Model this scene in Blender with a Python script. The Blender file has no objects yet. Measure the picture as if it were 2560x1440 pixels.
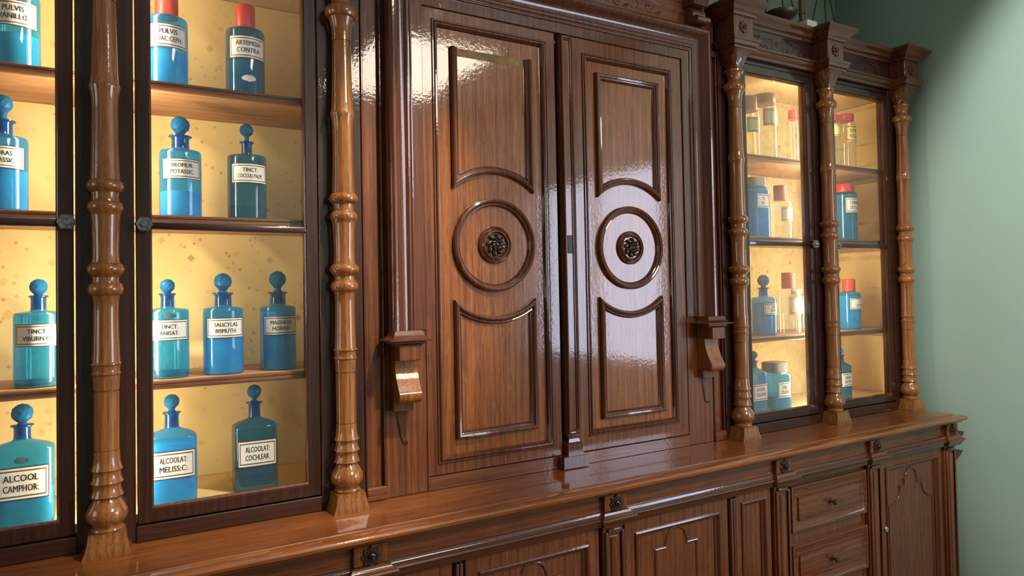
import bpy, bmesh, math, random
from mathutils import Vector, Matrix
random.seed(7)
S = bpy.context.scene
COL = S.collection
PI = math.pi

# ------------------------------------------------------------------ camera, world, light
def setup():
    cd = bpy.data.cameras.new('camera'); co = bpy.data.objects.new('camera', cd); COL.objects.link(co)
    yaw, pitch, roll = 0.5349, 0.0226, -0.0190
    cp, sp, cy, sy = math.cos(pitch), math.sin(pitch), math.cos(yaw), math.sin(yaw)
    f = Vector((sy*cp, cy*cp, sp)); r = Vector((cy, -sy, 0)); u = r.cross(f)
    r2 = math.cos(roll)*r + math.sin(roll)*u; u2 = -math.sin(roll)*r + math.cos(roll)*u
    m = Matrix((r2, u2, -f)).transposed().to_4x4(); m.translation = Vector((-1.2824, -1.7594, 1.4838))
    co.matrix_world = m
    cd.sensor_width = 36.0; cd.lens = 1750/2560*36.0
    cd.shift_x = 5.5/2560; cd.shift_y = -28.5/2560
    cd.clip_start = 0.02
    S.camera = co
    S.view_settings.view_transform = 'Standard'; S.view_settings.look = 'None'
    S.view_settings.exposure = 0.0; S.view_settings.gamma = 1.0; S.view_settings.use_curve_mapping = False
    S.cycles.transparent_max_bounces = 32
    S.cycles.max_bounces = 10
    S.cycles.sample_clamp_indirect = 6.0
    w = bpy.data.worlds.new('world'); S.world = w; w.use_nodes = True
    bg = w.node_tree.nodes['Background']; bg.inputs[0].default_value = (0.75, 0.85, 1.0, 1); bg.inputs[1].default_value = 1.0
    def area(name, loc, direction, sx, sy_, power, color, spread=PI):
        l = bpy.data.lights.new(name, 'AREA'); l.shape = 'RECTANGLE'; l.size = sx; l.size_y = sy_
        l.energy = power; l.color = color; l.spread = spread
        o = bpy.data.objects.new(name, l); COL.objects.link(o); o.location = loc
        o.rotation_euler = Vector(direction).to_track_quat('-Z', 'Z' if abs(direction[2]) < .9 else 'Y').to_euler()
        return o
    # daylight through the two windows, ceiling luminaires
    area('daylight_right_window', (1.99, -2.45, 1.66), (-1, 0, 0), 1.75, 1.4, 85, (0.72, 0.78, 1.0))
    area('daylight_left_window', (-4.35, -.95, 1.9), (1, 0, 0), 1.2, 1.7, 20, (1.0, 0.97, 0.92))
    def spot(name, loc, aim, power, cone, color, blend=.55):
        sl = bpy.data.lights.new(name, 'SPOT'); sl.energy = power; sl.color = color; sl.spot_size = math.radians(cone); sl.spot_blend = blend; sl.shadow_soft_size = .035
        so = bpy.data.objects.new(name, sl); COL.objects.link(so); so.location = loc
        so.rotation_euler = (Vector(aim)-Vector(loc)).to_track_quat('-Z', 'Y').to_euler()
    spot('spotlight_beam_wall', (.20, -1.50, 2.93), (1.84, -1.45, 2.05), 400, 78, (1.0, .99, .94), .3)
    spot('added_beam_column', (-.10, -1.15, 3.03), (-.72, -.03, 1.45), 240, 30, (1.0, .90, .72), .7)  # added beam without a known source, brightens the left turned column
    area('ceiling_luminaire_light_a', (0.74, -3.1, 3.17), (0, 0, -1), .84, 1.36, 90, (1.0, 0.86, 0.68))
setup()

# ------------------------------------------------------------------ mesh helpers
class MB:
    def __init__(s): s.bm = bmesh.new()
    def _quads(s, grid, closed_u, closed_v, caps=False):
        vs = [[s.bm.verts.new(p) for p in row] for row in grid]
        nu, nv = len(vs), len(vs[0])
        for i in range(nu if closed_u else nu-1):
            a, b = vs[i], vs[(i+1) % nu]
            for j in range(nv if closed_v else nv-1):
                q = [a[j], b[j], b[(j+1) % nv], a[(j+1) % nv]]
                q = [v for k, v in enumerate(q) if v not in q[:k]]
                if len(q) > 2:
                    try: s.bm.faces.new(q)
                    except ValueError: pass
        if caps and nv > 2:
            for row in (vs[0], vs[-1]):
                try: s.bm.faces.new(row)
                except ValueError: pass
        return s
    def box(s, x0, x1, y0, y1, z0, z1, bev=0.0, seg=1):
        r = bmesh.ops.create_cube(s.bm, size=1.0)
        vs = r['verts']
        for v in vs:
            v.co = Vector((x0+(v.co.x+.5)*(x1-x0), y0+(v.co.y+.5)*(y1-y0), z0+(v.co.z+.5)*(z1-z0)))
        if bev:
            es = list({e for v in vs for e in v.link_edges})
            bmesh.ops.bevel(s.bm, geom=es, offset=bev, segments=seg, profile=.5, affect='EDGES')
        return s
    def lathe(s, prof, cx=0, cy=0, cz=0, seg=32, axis='Z', a0=0.0):
        g = []
        for k in range(seg):
            a = a0+2*PI*k/seg; row = []
            for (h, r) in prof:
                if axis == 'Z': row.append((cx+r*math.cos(a), cy+r*math.sin(a), cz+h))
                else: row.append((cx+r*math.cos(a), cy-h, cz+r*math.sin(a)))   # axis -Y
            g.append(row)
        s._quads(g, True, False)
        return s
    def loft(s, rings, caps=True):
        s._quads(rings, False, True, caps); return s
    def prism(s, poly, f, h0, h1, bev=0.0):
        """poly: 2D points; f(u, v, h) -> 3D; extruded from h0 to h1"""
        a = [s.bm.verts.new(f(u, v, h0)) for u, v in poly]; b = [s.bm.verts.new(f(u, v, h1)) for u, v in poly]
        n = len(poly); fs = [s.bm.faces.new(a), s.bm.faces.new(b)]
        for i in range(n): fs.append(s.bm.faces.new((a[i], a[(i+1) % n], b[(i+1) % n], b[i])))
        if bev:
            es = [e for e in fs[1].edges]
            bmesh.ops.bevel(s.bm, geom=es, offset=bev, segments=2, profile=.6, affect='EDGES')
        return s
    def sweep(s, path, prof, f, closed=False, closed_prof=True, caps=True):
        """path 2D, prof [(u,w)]: u along the left normal, f(a,b,w)->3D; mitred"""
        n = len(path); P = [Vector(p) for p in path]; grid = []
        for i in range(n):
            def dirn(a, b):
                d = (P[b]-P[a]); return d.normalized()
            if closed: d1, d2 = dirn(i-1, i), dirn(i, (i+1) % n)
            else:
                d1 = dirn(i-1, i) if i > 0 else dirn(0, 1)
                d2 = dirn(i, i+1) if i < n-1 else d1
            n1 = Vector((-d1.y, d1.x)); n2 = Vector((-d2.y, d2.x))
            m = (n1+n2)/max(.28, 1+n1.dot(n2))
            grid.append([f(P[i].x+m.x*u, P[i].y+m.y*u, w) for u, w in prof])
        s._quads(grid, closed, closed_prof, caps and not closed and closed_prof)
        return s
    def tube(s, pts, r, seg=6):
        P = [Vector(p) for p in pts]; rings = []
        for i, p in enumerate(P):
            t = (P[min(i+1, len(P)-1)]-P[max(i-1, 0)]).normalized()
            up = Vector((0, 1, 0)) if abs(t.y) < .9 else Vector((1, 0, 0))
            a = t.cross(up).normalized(); b = t.cross(a)
            rr = r[i] if isinstance(r, (list, tuple)) else r
            rings.append([p+rr*(math.cos(2*PI*k/seg)*a+math.sin(2*PI*k/seg)*b) for k in range(seg)])
        return s.loft(rings)
    def torus(s, c, R, r, axis='Z', n=16, m=6, stretch=0.0, sdir=None):
        g = []
        for i in range(n):
            a = 2*PI*i/n; row = []
            for j in range(m):
                b = 2*PI*j/m; rr = R+r*math.cos(b); p = Vector((rr*math.cos(a), rr*math.sin(a), r*math.sin(b)))
                if axis == 'Y': p = Vector((p.x, p.z, p.y))
                if axis == 'X': p = Vector((p.z, p.x, p.y))
                row.append(Vector(c)+p)
            g.append(row)
        return s._quads(g, True, True)
    def ball(s, c, rx, ry, rz, u=12, v=8, rot=None):
        m = Matrix.Translation(c) @ (rot if rot else Matrix.Identity(4)) @ Matrix.Diagonal((rx, ry, rz, 1))
        bmesh.ops.create_uvsphere(s.bm, u_segments=u, v_segments=v, radius=1.0, matrix=m); return s
    def ico(s, c, r, sub=1):
        bmesh.ops.create_icosphere(s.bm, subdivisions=sub, radius=r, matrix=Matrix.Translation(c)); return s
    def mesh(s, name, sharp=35):
        bm = s.bm
        bmesh.ops.remove_doubles(bm, verts=bm.verts, dist=1e-6)
        bmesh.ops.recalc_face_normals(bm, faces=bm.faces)
        me = bpy.data.meshes.new(name); bm.to_mesh(me); bm.free()
        if sharp > 0:
            me.shade_smooth() if hasattr(me, 'shade_smooth') else None
            me.set_sharp_from_angle(angle=math.radians(sharp))
        return me

ORI = {}
def org(o): return ORI.get(o.name, Vector((0, 0, 0)))
def thing(name, loc, label, cat, group=None):
    o = bpy.data.objects.new(name, None); COL.objects.link(o); o.location = loc; o.empty_display_size = .05
    o['label'] = label; o['category'] = cat
    if group: o['group'] = group
    ORI[o.name] = Vector(loc); return o
def add(name, me, mat, parent=None, label=None, kind=None):
    """links a mesh already in the frame of its thing"""
    o = bpy.data.objects.new(name, me); COL.objects.link(o)
    if mat is not None and not me.materials: me.materials.append(mat)
    if parent is not None:
        o.parent = parent; ORI[o.name] = org(parent)
    if label: o['label'] = label
    if kind: o['kind'] = kind
    return o
def part(name, mb, mat, parent=None, label=None, kind=None, sharp=35):
    """mb is in world coordinates"""
    me = mb.mesh(name, sharp)
    if parent is not None: me.transform(Matrix.Translation(-org(parent)))
    return add(name, me, mat, parent, label, kind)
XZ = lambda y: (lambda a, b, w: (a, y-w, b))        # plane facing -y, w towards the viewer
XYZ = lambda a, b, w: (a, b, w)                       # plan path, w = height

# ------------------------------------------------------------------ materials
def nt(name):
    m = bpy.data.materials.new(name); m.use_nodes = True; t = m.node_tree; t.nodes.clear()
    out = t.nodes.new('ShaderNodeOutputMaterial'); return m, t, out
def N(t, typ, **kw):
    n = t.nodes.new(typ)
    for k, v in kw.items():
        if k.startswith('i_'):
            key = k[2:]; key = int(key) if key.isdigit() else key.replace('_', ' ')
            n.inputs[key].default_value = v
        else: setattr(n, k, v)
    return n
def ramp(t, src, stops, interp='LINEAR'):
    r = t.nodes.new('ShaderNodeValToRGB'); r.color_ramp.interpolation = interp
    e = r.color_ramp.elements
    while len(e) < len(stops): e.new(.5)
    for el, (p, c) in zip(e, stops):
        el.position = p; el.color = (*c, 1) if len(c) == 3 else c
    t.links.new(src, r.inputs[0]); return r.outputs[0]
def mixc(t, fac, a, b, mode='MIX'):
    m = t.nodes.new('ShaderNodeMix'); m.data_type = 'RGBA'; m.blend_type = mode
    for k, v in ((0, fac), (6, a), (7, b)):
        if hasattr(v, 'links') or hasattr(v, 'is_linked'): t.links.new(v, m.inputs[k])
        else: m.inputs[k].default_value = v if not isinstance(v, tuple) else (*v, 1)[:4]
    return m.outputs[2]
def srgb(r, g, b):
    f = lambda c: (c/255/12.92) if c <= 10 else ((c/255+.055)/1.055)**2.4
    return (f(r), f(g), f(b))
def wood(name, dark, light, axis='Z', rough=.4, coat=.9, flame=.16, scale=1.0, fleck=0.0, bump=.06):
    m, t, out = nt(name)
    tc = N(t, 'ShaderNodeTexCoord')
    along = .028
    sc = {'Z': (1, 1, along), 'X': (along, 1, 1), 'Y': (1, along, 1)}[axis]
    mp = N(t, 'ShaderNodeMapping'); mp.inputs['Scale'].default_value = [v*scale for v in sc]
    t.links.new(tc.outputs['Object'], mp.inputs[0])
    n1 = N(t, 'ShaderNodeTexNoise', i_Scale=85.0, i_Detail=6.0, i_Roughness=.66, i_Distortion=.35)
    n2 = N(t, 'ShaderNodeTexNoise', i_Scale=420.0, i_Detail=2.0, i_Roughness=.7)
    n3 = N(t, 'ShaderNodeTexNoise', i_Scale=3.0, i_Detail=2.0)
    for n in (n1, n2): t.links.new(mp.outputs[0], n.inputs['Vector'])
    t.links.new(tc.outputs['Object'], n3.inputs['Vector'])
    wv = N(t, 'ShaderNodeTexWave', wave_type='BANDS', bands_direction={'Z': 'X', 'X': 'Z', 'Y': 'X'}[axis],
           i_Scale=14.0, i_Distortion=9.0, i_Detail=3.0)
    wv.inputs['Detail Scale'].default_value = 1.6
    t.links.new(mp.outputs[0], wv.inputs['Vector'])
    a = mixc(t, flame, n1.outputs[0], wv.outputs['Color'])
    mid = tuple((d+l)/2 for d, l in zip(dark, light))
    col = ramp(t, a, [(.28, dark), (.5, mid), (.72, light)])
    pores = ramp(t, n2.outputs[0], [(.36, (.42, .36, .32)), (.52, (1, 1, 1))])
    col = mixc(t, .75, col, pores, 'MULTIPLY')
    patch = ramp(t, n3.outputs[0], [(.3, (.78, .74, .72)), (.7, (1.12, 1.08, 1.02))])
    col = mixc(t, .8, col, patch, 'MULTIPLY')
    if fleck:
        mp2 = N(t, 'ShaderNodeMapping'); mp2.inputs['Scale'].default_value = {'Z': (40, 40, 11), 'X': (11, 40, 40), 'Y': (40, 11, 40)}[axis]
        t.links.new(tc.outputs['Object'], mp2.inputs[0])
        nf = N(t, 'ShaderNodeTexNoise', i_Scale=1.6, i_Detail=2.0, i_Distortion=1.5); t.links.new(mp2.outputs[0], nf.inputs['Vector'])
        fk = ramp(t, nf.outputs[0], [(.60, (0, 0, 0)), (.66, (fleck,)*3)])
        col = mixc(t, fk, col, tuple(min(1, l*1.8) for l in light))
    p = N(t, 'ShaderNodeBsdfPrincipled')
    t.links.new(col, p.inputs['Base Color'])
    rr = ramp(t, n2.outputs[0], [(.35, (rough+.14,)*3), (.6, (rough,)*3)])
    t.links.new(rr, p.inputs['Roughness'])
    p.inputs['Specular IOR Level'].default_value = .22; p.inputs['Coat Weight'].default_value = coat; p.inputs['Coat Roughness'].default_value = .055
    b = N(t, 'ShaderNodeBump', i_Strength=bump*2, i_Distance=.002); t.links.new(n2.outputs[0], b.inputs['Height'])
    b2 = N(t, 'ShaderNodeBump', i_Strength=.04, i_Distance=.01); t.links.new(n3.outputs[0], b2.inputs['Height']); t.links.new(b.outputs[0], b2.inputs['Normal'])
    t.links.new(b2.outputs[0], p.inputs['Normal']); n4 = N(t, 'ShaderNodeTexNoise', i_Scale=110.0, i_Detail=2.0); t.links.new(tc.outputs['Object'], n4.inputs['Vector'])
    b3 = N(t, 'ShaderNodeBump', i_Strength=.07, i_Distance=.002); t.links.new(n4.outputs[0], b3.inputs['Height'])
    b4 = N(t, 'ShaderNodeBump', i_Strength=.05, i_Distance=.01); t.links.new(n3.outputs[0], b4.inputs['Height']); t.links.new(b3.outputs[0], b4.inputs['Normal'])
    t.links.new(b4.outputs[0], p.inputs['Coat Normal'])
    t.links.new(p.outputs[0], out.inputs[0]); return m
def simple(name, col, rough=.5, metal=0.0, coat=0.0, noise=0.0, nscale=8.0, bump=0.0):
    m, t, out = nt(name)
    p = N(t, 'ShaderNodeBsdfPrincipled', i_Roughness=rough, i_Metallic=metal)
    p.inputs['Coat Weight'].default_value = coat
    tc = N(t, 'ShaderNodeTexCoord'); n = N(t, 'ShaderNodeTexNoise', i_Scale=nscale, i_Detail=4.0)
    t.links.new(tc.outputs['Object'], n.inputs['Vector'])
    c = ramp(t, n.outputs[0], [(.3, tuple(v*(1-noise) for v in col)), (.7, tuple(min(1, v*(1+noise)) for v in col))])
    t.links.new(c, p.inputs['Base Color'])
    if bump:
        b = N(t, 'ShaderNodeBump', i_Strength=bump, i_Distance=.004); t.links.new(n.outputs[0], b.inputs['Height']); t.links.new(b.outputs[0], p.inputs['Normal'])
    t.links.new(p.outputs[0], out.inputs[0]); return m
def emit(name, col, strength):
    m, t, out = nt(name); e = N(t, 'ShaderNodeEmission', i_Strength=strength); e.inputs[0].default_value = (*col, 1)
    t.links.new(e.outputs[0], out.inputs[0]); return m
def glass(name, tint, gloss=.10, rough=.02, haze=0.0, haze_col=(1, 1, 1), dirt_scale=14.0, base=0.0, body=None, body_amt=0.0):
    """thin tinted glass: transparent + mirror reflection, with dust or cloudy body"""
    m, t, out = nt(name)
    tr = N(t, 'ShaderNodeBsdfTransparent'); tr.inputs[0].default_value = (*tint, 1)
    gl = N(t, 'ShaderNodeBsdfGlossy', i_Roughness=rough); gl.inputs[0].default_value = (1, 1, 1, 1)
    ge = N(t, 'ShaderNodeNewGeometry'); io = N(t, 'ShaderNodeMath', operation='MULTIPLY_ADD', i_1=(1/1.5-1.5), i_2=1.5); t.links.new(ge.outputs['Backfacing'], io.inputs[0])
    fr = N(t, 'ShaderNodeFresnel'); t.links.new(io.outputs[0], fr.inputs[0])
    mx = N(t, 'ShaderNodeMixShader'); t.links.new(fr.outputs[0], mx.inputs[0]); t.links.new(tr.outputs[0], mx.inputs[1]); t.links.new(gl.outputs[0], mx.inputs[2])
    last = mx
    if body_amt:
        d = N(t, 'ShaderNodeBsdfDiffuse'); d.inputs[0].default_value = (*body, 1)
        tl = N(t, 'ShaderNodeBsdfTranslucent'); tl.inputs[0].default_value = (*body, 1)
        m2 = N(t, 'ShaderNodeMixShader', i_0=.5); t.links.new(d.outputs[0], m2.inputs[1]); t.links.new(tl.outputs[0], m2.inputs[2])
        m3 = N(t, 'ShaderNodeMixShader', i_0=body_amt); t.links.new(tr.outputs[0], m3.inputs[1]); t.links.new(m2.outputs[0], m3.inputs[2])
        t.links.new(m3.outputs[0], mx.inputs[1])
    if haze:
        tc = N(t, 'ShaderNodeTexCoord'); n = N(t, 'ShaderNodeTexNoise', i_Scale=dirt_scale, i_Detail=5.0, i_Roughness=.65)
        t.links.new(tc.outputs['Object'], n.inputs['Vector'])
        f = ramp(t, n.outputs[0], [(.35, (base,)*3), (.75, (haze,)*3)])
        tl = N(t, 'ShaderNodeBsdfTranslucent'); tl.inputs[0].default_value = (*haze_col, 1)
        m4 = N(t, 'ShaderNodeMixShader'); t.links.new(f, m4.inputs[0]); t.links.new(mx.outputs[0], m4.inputs[1]); t.links.new(tl.outputs[0], m4.inputs[2])
        last = m4
    t.links.new(last.outputs[0], out.inputs[0]); return m
def contents(name, col, trans=.35, noise=.15):
    m, t, out = nt(name)
    tc = N(t, 'ShaderNodeTexCoord'); n = N(t, 'ShaderNodeTexNoise', i_Scale=30.0, i_Detail=3.0); t.links.new(tc.outputs['Object'], n.inputs['Vector'])
    c = ramp(t, n.outputs[0], [(.3, tuple(v*(1-noise) for v in col)), (.7, tuple(min(1, v*(1+noise)) for v in col))])
    d = N(t, 'ShaderNodeBsdfDiffuse'); tl = N(t, 'ShaderNodeBsdfTranslucent')
    t.links.new(c, d.inputs[0]); t.links.new(c, tl.inputs[0])
    m2 = N(t, 'ShaderNodeMixShader', i_0=trans); t.links.new(d.outputs[0], m2.inputs[1]); t.links.new(tl.outputs[0], m2.inputs[2])
    t.links.new(m2.outputs[0], out.inputs[0]); return m
def label_mat(name, ground, line1, line2, rough=.35):
    """printed border lines from the UV map of the label"""
    m, t, out = nt(name)
    uv = N(t, 'ShaderNodeUVMap'); sx = N(t, 'ShaderNodeSeparateXYZ'); t.links.new(uv.outputs[0], sx.inputs[0])
    def edge(o, size):
        a = N(t, 'ShaderNodeMath', operation='SUBTRACT', i_1=.5); t.links.new(o, a.inputs[0])
        b = N(t, 'ShaderNodeMath', operation='ABSOLUTE'); t.links.new(a.outputs[0], b.inputs[0])
        c = N(t, 'ShaderNodeMath', operation='SUBTRACT', i_0=.5); t.links.new(b.outputs[0], c.inputs[1])
        d = N(t, 'ShaderNodeMath', operation='MULTIPLY', i_1=size); t.links.new(c.outputs[0], d.inputs[0]); return d.outputs[0]
    mn = N(t, 'ShaderNodeMath', operation='MINIMUM'); t.links.new(edge(sx.outputs[0], 2.1), mn.inputs[0]); t.links.new(edge(sx.outputs[1], 1.0), mn.inputs[1])
    c = ramp(t, mn.outputs[0], [(0, line1), (.035, ground), (.09, line2), (.125, tuple(v*.25 for v in line2)), (.14, ground)], 'CONSTANT')
    p = N(t, 'ShaderNodeBsdfPrincipled', i_Roughness=rough); t.links.new(c, p.inputs['Base Color'])
    t.links.new(p.outputs[0], out.inputs[0]); return m
def paper():
    m, t, out = nt('yellow_lining_paper')
    tc = N(t, 'ShaderNodeTexCoord')
    nz = N(t, 'ShaderNodeTexNoise', i_Scale=9.0, i_Detail=2.0); t.links.new(tc.outputs['Object'], nz.inputs['Vector'])
    mp = N(t, 'ShaderNodeMapping'); mp.inputs['Rotation'].default_value = (0, PI/4, 0); mp.inputs['Scale'].default_value = (1, 0.0, 1)
    t.links.new(tc.outputs['Object'], mp.inputs[0])
    def spots(scale, thr, amt):
        v = N(t, 'ShaderNodeTexVoronoi', distance='CHEBYCHEV', feature='F1', i_Scale=scale); t.links.new(mp.outputs[0], v.inputs['Vector'])
        s_ = ramp(t, v.outputs['Distance'], [(thr*.55, (amt,)*3), (thr, (0, 0, 0))])
        rnd = ramp(t, v.outputs['Color'], [(.34, (0, 0, 0)), (.5, (1, 1, 1))])
        return mixc(t, 1.0, s_, rnd, 'MULTIPLY')
    f1 = spots(24.0, .22, .6); f2 = spots(52.0, .24, .5)
    big = ramp(t, nz.outputs[0], [(.40, (.12,)*3), (.56, (1,)*3)])
    f = mixc(t, 1.0, mixc(t, 1.0, f1, f2, 'ADD'), big, 'MULTIPLY')
    c = mixc(t, f, srgb(240, 212, 146), srgb(150, 92, 40))
    d = N(t, 'ShaderNodeBsdfPrincipled', i_Roughness=.75); t.links.new(c, d.inputs['Base Color'])
    t.links.new(d.outputs[0], out.inputs[0]); return m

M = {}
M['frame'] = wood('oak_frame_upright', srgb(82, 42, 23), srgb(132, 77, 42), 'Z', rough=.32)
M['frame_h'] = wood('oak_frame_crosswise', srgb(82, 42, 23), srgb(132, 77, 42), 'X', rough=.32)
M['panel'] = wood('oak_panel', srgb(106, 56, 25), srgb(160, 98, 48), 'Z', rough=.30, fleck=.12)
M['mould'] = wood('oak_moulding', srgb(66, 32, 18), srgb(110, 60, 34), 'Z', rough=.36, coat=1.0)
M['mould_h'] = wood('oak_moulding_crosswise', srgb(66, 32, 18), srgb(110, 60, 34), 'X', rough=.36, coat=1.0)
M['dark'] = wood('dark_oak', srgb(40, 19, 14), srgb(68, 35, 25), 'Z', rough=.34)
M['dark_h'] = wood('dark_oak_crosswise', srgb(40, 19, 14), srgb(68, 35, 25), 'X', rough=.34)
M['column'] = wood('turned_maple', srgb(112, 66, 29), srgb(166, 108, 53), 'Z', rough=.34, coat=1.0, scale=1.4)
M['top'] = wood('worktop_oak', srgb(110, 58, 24), srgb(158, 94, 43), 'X', rough=.36, coat=.8)
M['base'] = wood('base_oak_upright', srgb(80, 41, 22), srgb(126, 72, 38), 'Z', rough=.34, fleck=.15)
M['base_h'] = wood('base_oak_crosswise', srgb(80, 41, 22), srgb(126, 72, 38), 'X', rough=.34, fleck=.1)
M['shelf'] = wood('shelf_wood', srgb(172, 124, 86), srgb(212, 166, 120), 'X', rough=.5, coat=0)
M['nose'] = wood('shelf_nosing', srgb(96, 56, 38), srgb(140, 90, 62), 'X', rough=.4, coat=.1)
M['carve'] = wood('carved_oak', srgb(60, 29, 17), srgb(96, 52, 30), 'X', rough=.5, coat=.1)
M['black'] = simple('dark_gap', (.006, .004, .003), .8)
M['carved'] = simple('carved_dark_wood', srgb(52, 32, 22), .32, coat=.4, noise=.3, nscale=60)
M['bare'] = simple('bare_dusty_wood', srgb(138, 110, 66), .8, noise=.45, nscale=26)
M['paper'] = paper()
M['pane'] = glass('window_pane', (.97, .97, .96), haze=.012, base=.003)
M['pane_dirty'] = glass('smudged_pane', (.97, .97, .96), haze=.20, base=.07, dirt_scale=34)
M['led'] = emit('led_light', (1.0, .86, .60), 58.0)
M['wall'] = simple('green_wall_paint', srgb(124, 146, 134), .7, noise=.04, nscale=1.5, bump=.02)
M['ceil'] = simple('white_ceiling', (.75, .74, .7), .8, noise=.02)
M['floor'] = wood('floor_boards', srgb(120, 90, 60), srgb(160, 125, 88), 'X', rough=.5, coat=0)
M['white'] = simple('white_painted_wood', (.8, .8, .78), .5)
M['knob'] = simple('pressed_glass_knob', srgb(112, 116, 116), .15, metal=.35, coat=.6, noise=.45, nscale=140)
M['silver'] = simple('silver_metal', srgb(190, 190, 192), .3, metal=.8)
M['brassdark'] = simple('dark_brass', srgb(92, 80, 62), .42, metal=.6, noise=.3, nscale=30)
M['iron'] = simple('dark_iron', srgb(52, 50, 46), .5, metal=.5, noise=.2)
M['marble'] = simple('white_marble', srgb(215, 215, 205), .35, noise=.1, nscale=20)
M['wire'] = simple('black_wire', (.015, .01, .008), .6)
BL = (.20, .60, .93)
M['g_blue'] = glass('blue_glass', BL, rough=.03, body=(.07, .46, .92), body_amt=.26)
M['g_teal'] = glass('teal_glass', (.17, .60, .90), rough=.03, body=(.06, .48, .76), body_amt=.30)
M['g_deep'] = glass('deep_blue_glass', (.15, .42, .64), rough=.03, body=(.05, .26, .42), body_amt=.34)
M['g_clear'] = glass('clear_glass', (.93, .94, .90), rough=.03, body=(.8, .8, .7), body_amt=.05)
M['g_neck'] = glass('thick_blue_glass', (.08, .36, .72), rough=.03, body=(.03, .20, .55), body_amt=.3)
def stopper_glass():
    m, t, out = nt('cut_glass_stopper')
    g = N(t, 'ShaderNodeBsdfGlass', i_Roughness=.02, i_IOR=1.45); g.inputs[0].default_value = (.10, .42, .86, 1)
    d = N(t, 'ShaderNodeBsdfDiffuse'); d.inputs[0].default_value = (.03, .22, .50, 1)
    mx = N(t, 'ShaderNodeMixShader', i_0=.42); t.links.new(g.outputs[0], mx.inputs[1]); t.links.new(d.outputs[0], mx.inputs[2])
    t.links.new(mx.outputs[0], out.inputs[0]); return m
M['g_stop'] = stopper_glass()
M['c_blue'] = contents('blue_powder', (.50, .86, 1.0), .5)
M['c_light'] = contents('pale_blue_powder', (.75, .92, 1.0))
M['c_teal'] = contents('teal_liquid', (.34, .78, .80))
M['c_dark'] = contents('dark_residue', (.10, .16, .18))
M['c_grey'] = contents('grey_powder', (.25, .30, .32))
M['red'] = simple('red_painted_cap', srgb(192, 58, 44), .4, noise=.08, nscale=40)
M['redlid'] = simple('red_lid', srgb(178, 38, 30), .35, noise=.06)
M['maroon'] = simple('maroon_lid', srgb(140, 76, 66), .4, noise=.06)
M['greylid'] = simple('grey_lid', srgb(138, 130, 122), .45, noise=.15, nscale=30)
M['lab'] = label_mat('enamel_label', (.82, .80, .76), (.03, .03, .03), srgb(120, 92, 60))
M['laby'] = label_mat('yellow_label', srgb(232, 206, 110), srgb(190, 50, 30), srgb(40, 36, 30))
M['labg'] = label_mat('aged_label', srgb(178, 168, 120), srgb(70, 66, 54), srgb(50, 46, 40))
M['labo'] = label_mat('orange_framed_label', srgb(235, 225, 195), srgb(206, 110, 40), srgb(206, 110, 40))
M['ink'] = simple('black_ink', (.012, .012, .012), .5)

# ------------------------------------------------------------------ room
WR, WL, WB, WF, CH = 1.84, -4.2, .34, -4.6, 3.2
def wall_x(name, x0, x1, y0, y1, wy0, wy1, wz0, wz1):
    mb = MB()
    mb.box(x0, x1, y0, wy0, 0, CH).box(x0, x1, wy1, y1, 0, CH).box(x0, x1, wy0, wy1, 0, wz0).box(x0, x1, wy0, wy1, wz1, CH)
    part(name, mb, M['wall'], kind='structure')
part('floor', MB().box(WL, WR, WF, WB, -.1, 0), M['floor'], kind='structure')
part('ceiling', MB().box(WL-.2, WR+.2, WF-.2, WB+.2, CH, CH+.1), M['ceil'], kind='structure')
part('wall_back', MB().box(WL-.15, WR+.15, WB, WB+.15, 0, CH), M['wall'], kind='structure')
part('wall_front', MB().box(WL-.15, WR+.15, WF-.15, WF, 0, CH), M['wall'], kind='structure')
wall_x('wall_right', WR, WR+.15, WF, WB, -3.33, -1.57, .96, 2.36)
wall_x('wall_left', WL-.15, WL, WF, WB, -1.55, -.35, 1.05, 2.75)
def window(name, x, y0, y1, z0, z1, bars):
    mb = MB(); w = .05
    mb.box(x-.03, x+.03, y0, y1, z0, z0+w, .004).box(x-.03, x+.03, y0, y1, z1-w, z1, .004)
    mb.box(x-.03, x+.03, y0, y0+w, z0+w, z1-w, .004).box(x-.03, x+.03, y1-w, y1, z0+w, z1-w, .004)
    for b in bars: mb.box(x-.025, x+.025, b-.03, b+.03, z0+w, z1-w, .004)
    part(name, mb, M['white'], kind='structure')
window('window_1', WR+.07, -3.33, -1.57, .96, 2.36, (-2.35,))
window('window_2', WL-.07, -1.55, -.35, 1.05, 2.75, (-.95,))
for k, (lx, ly) in enumerate(((.74, -3.1),)):
    t = thing('ceiling_light', (lx, ly, CH), 'warm ceiling light panel in front of the cabinets', 'ceiling light')
    part('frame', MB().box(lx-.47, lx-.425, ly-.73, ly+.73, CH-.05, CH, .004).box(lx+.425, lx+.47, ly-.73, ly+.73, CH-.05, CH, .004)
         .box(lx-.425, lx+.425, ly-.73, ly-.685, CH-.05, CH, .004).box(lx-.425, lx+.425, ly+.685, ly+.73, CH-.05, CH, .004), M['white'], t)
    part('diffuser', MB().box(lx-.424, lx+.424, ly-.684, ly+.684, CH-.02, CH-.012), M['white'], t)

for lx, ly, lab in ((.20, -1.50, 'small white ceiling spotlight turned towards the green wall'), (-.10, -1.15, 'added unseen spotlight brightening the left turned column')):  # second fixture is invented to carry the added column beam
    sp = thing('ceiling_spotlight', (lx, ly, 3.08), lab, 'spotlight')
    part('stem', MB().lathe([(-.10 if lx > 0 else 0, .03), (.012, .03), (.012, .008), (.12, .008), (.12, 0)], lx, ly, 3.078, 16), M['white'], sp)
    part('ring', MB().lathe([(0, .050), (.045, .050), (.045, .042), (0, .042), (0, .050)], lx, ly, 3.034-(.10 if lx > 0 else 0), 20), M['white'], sp)
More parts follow.
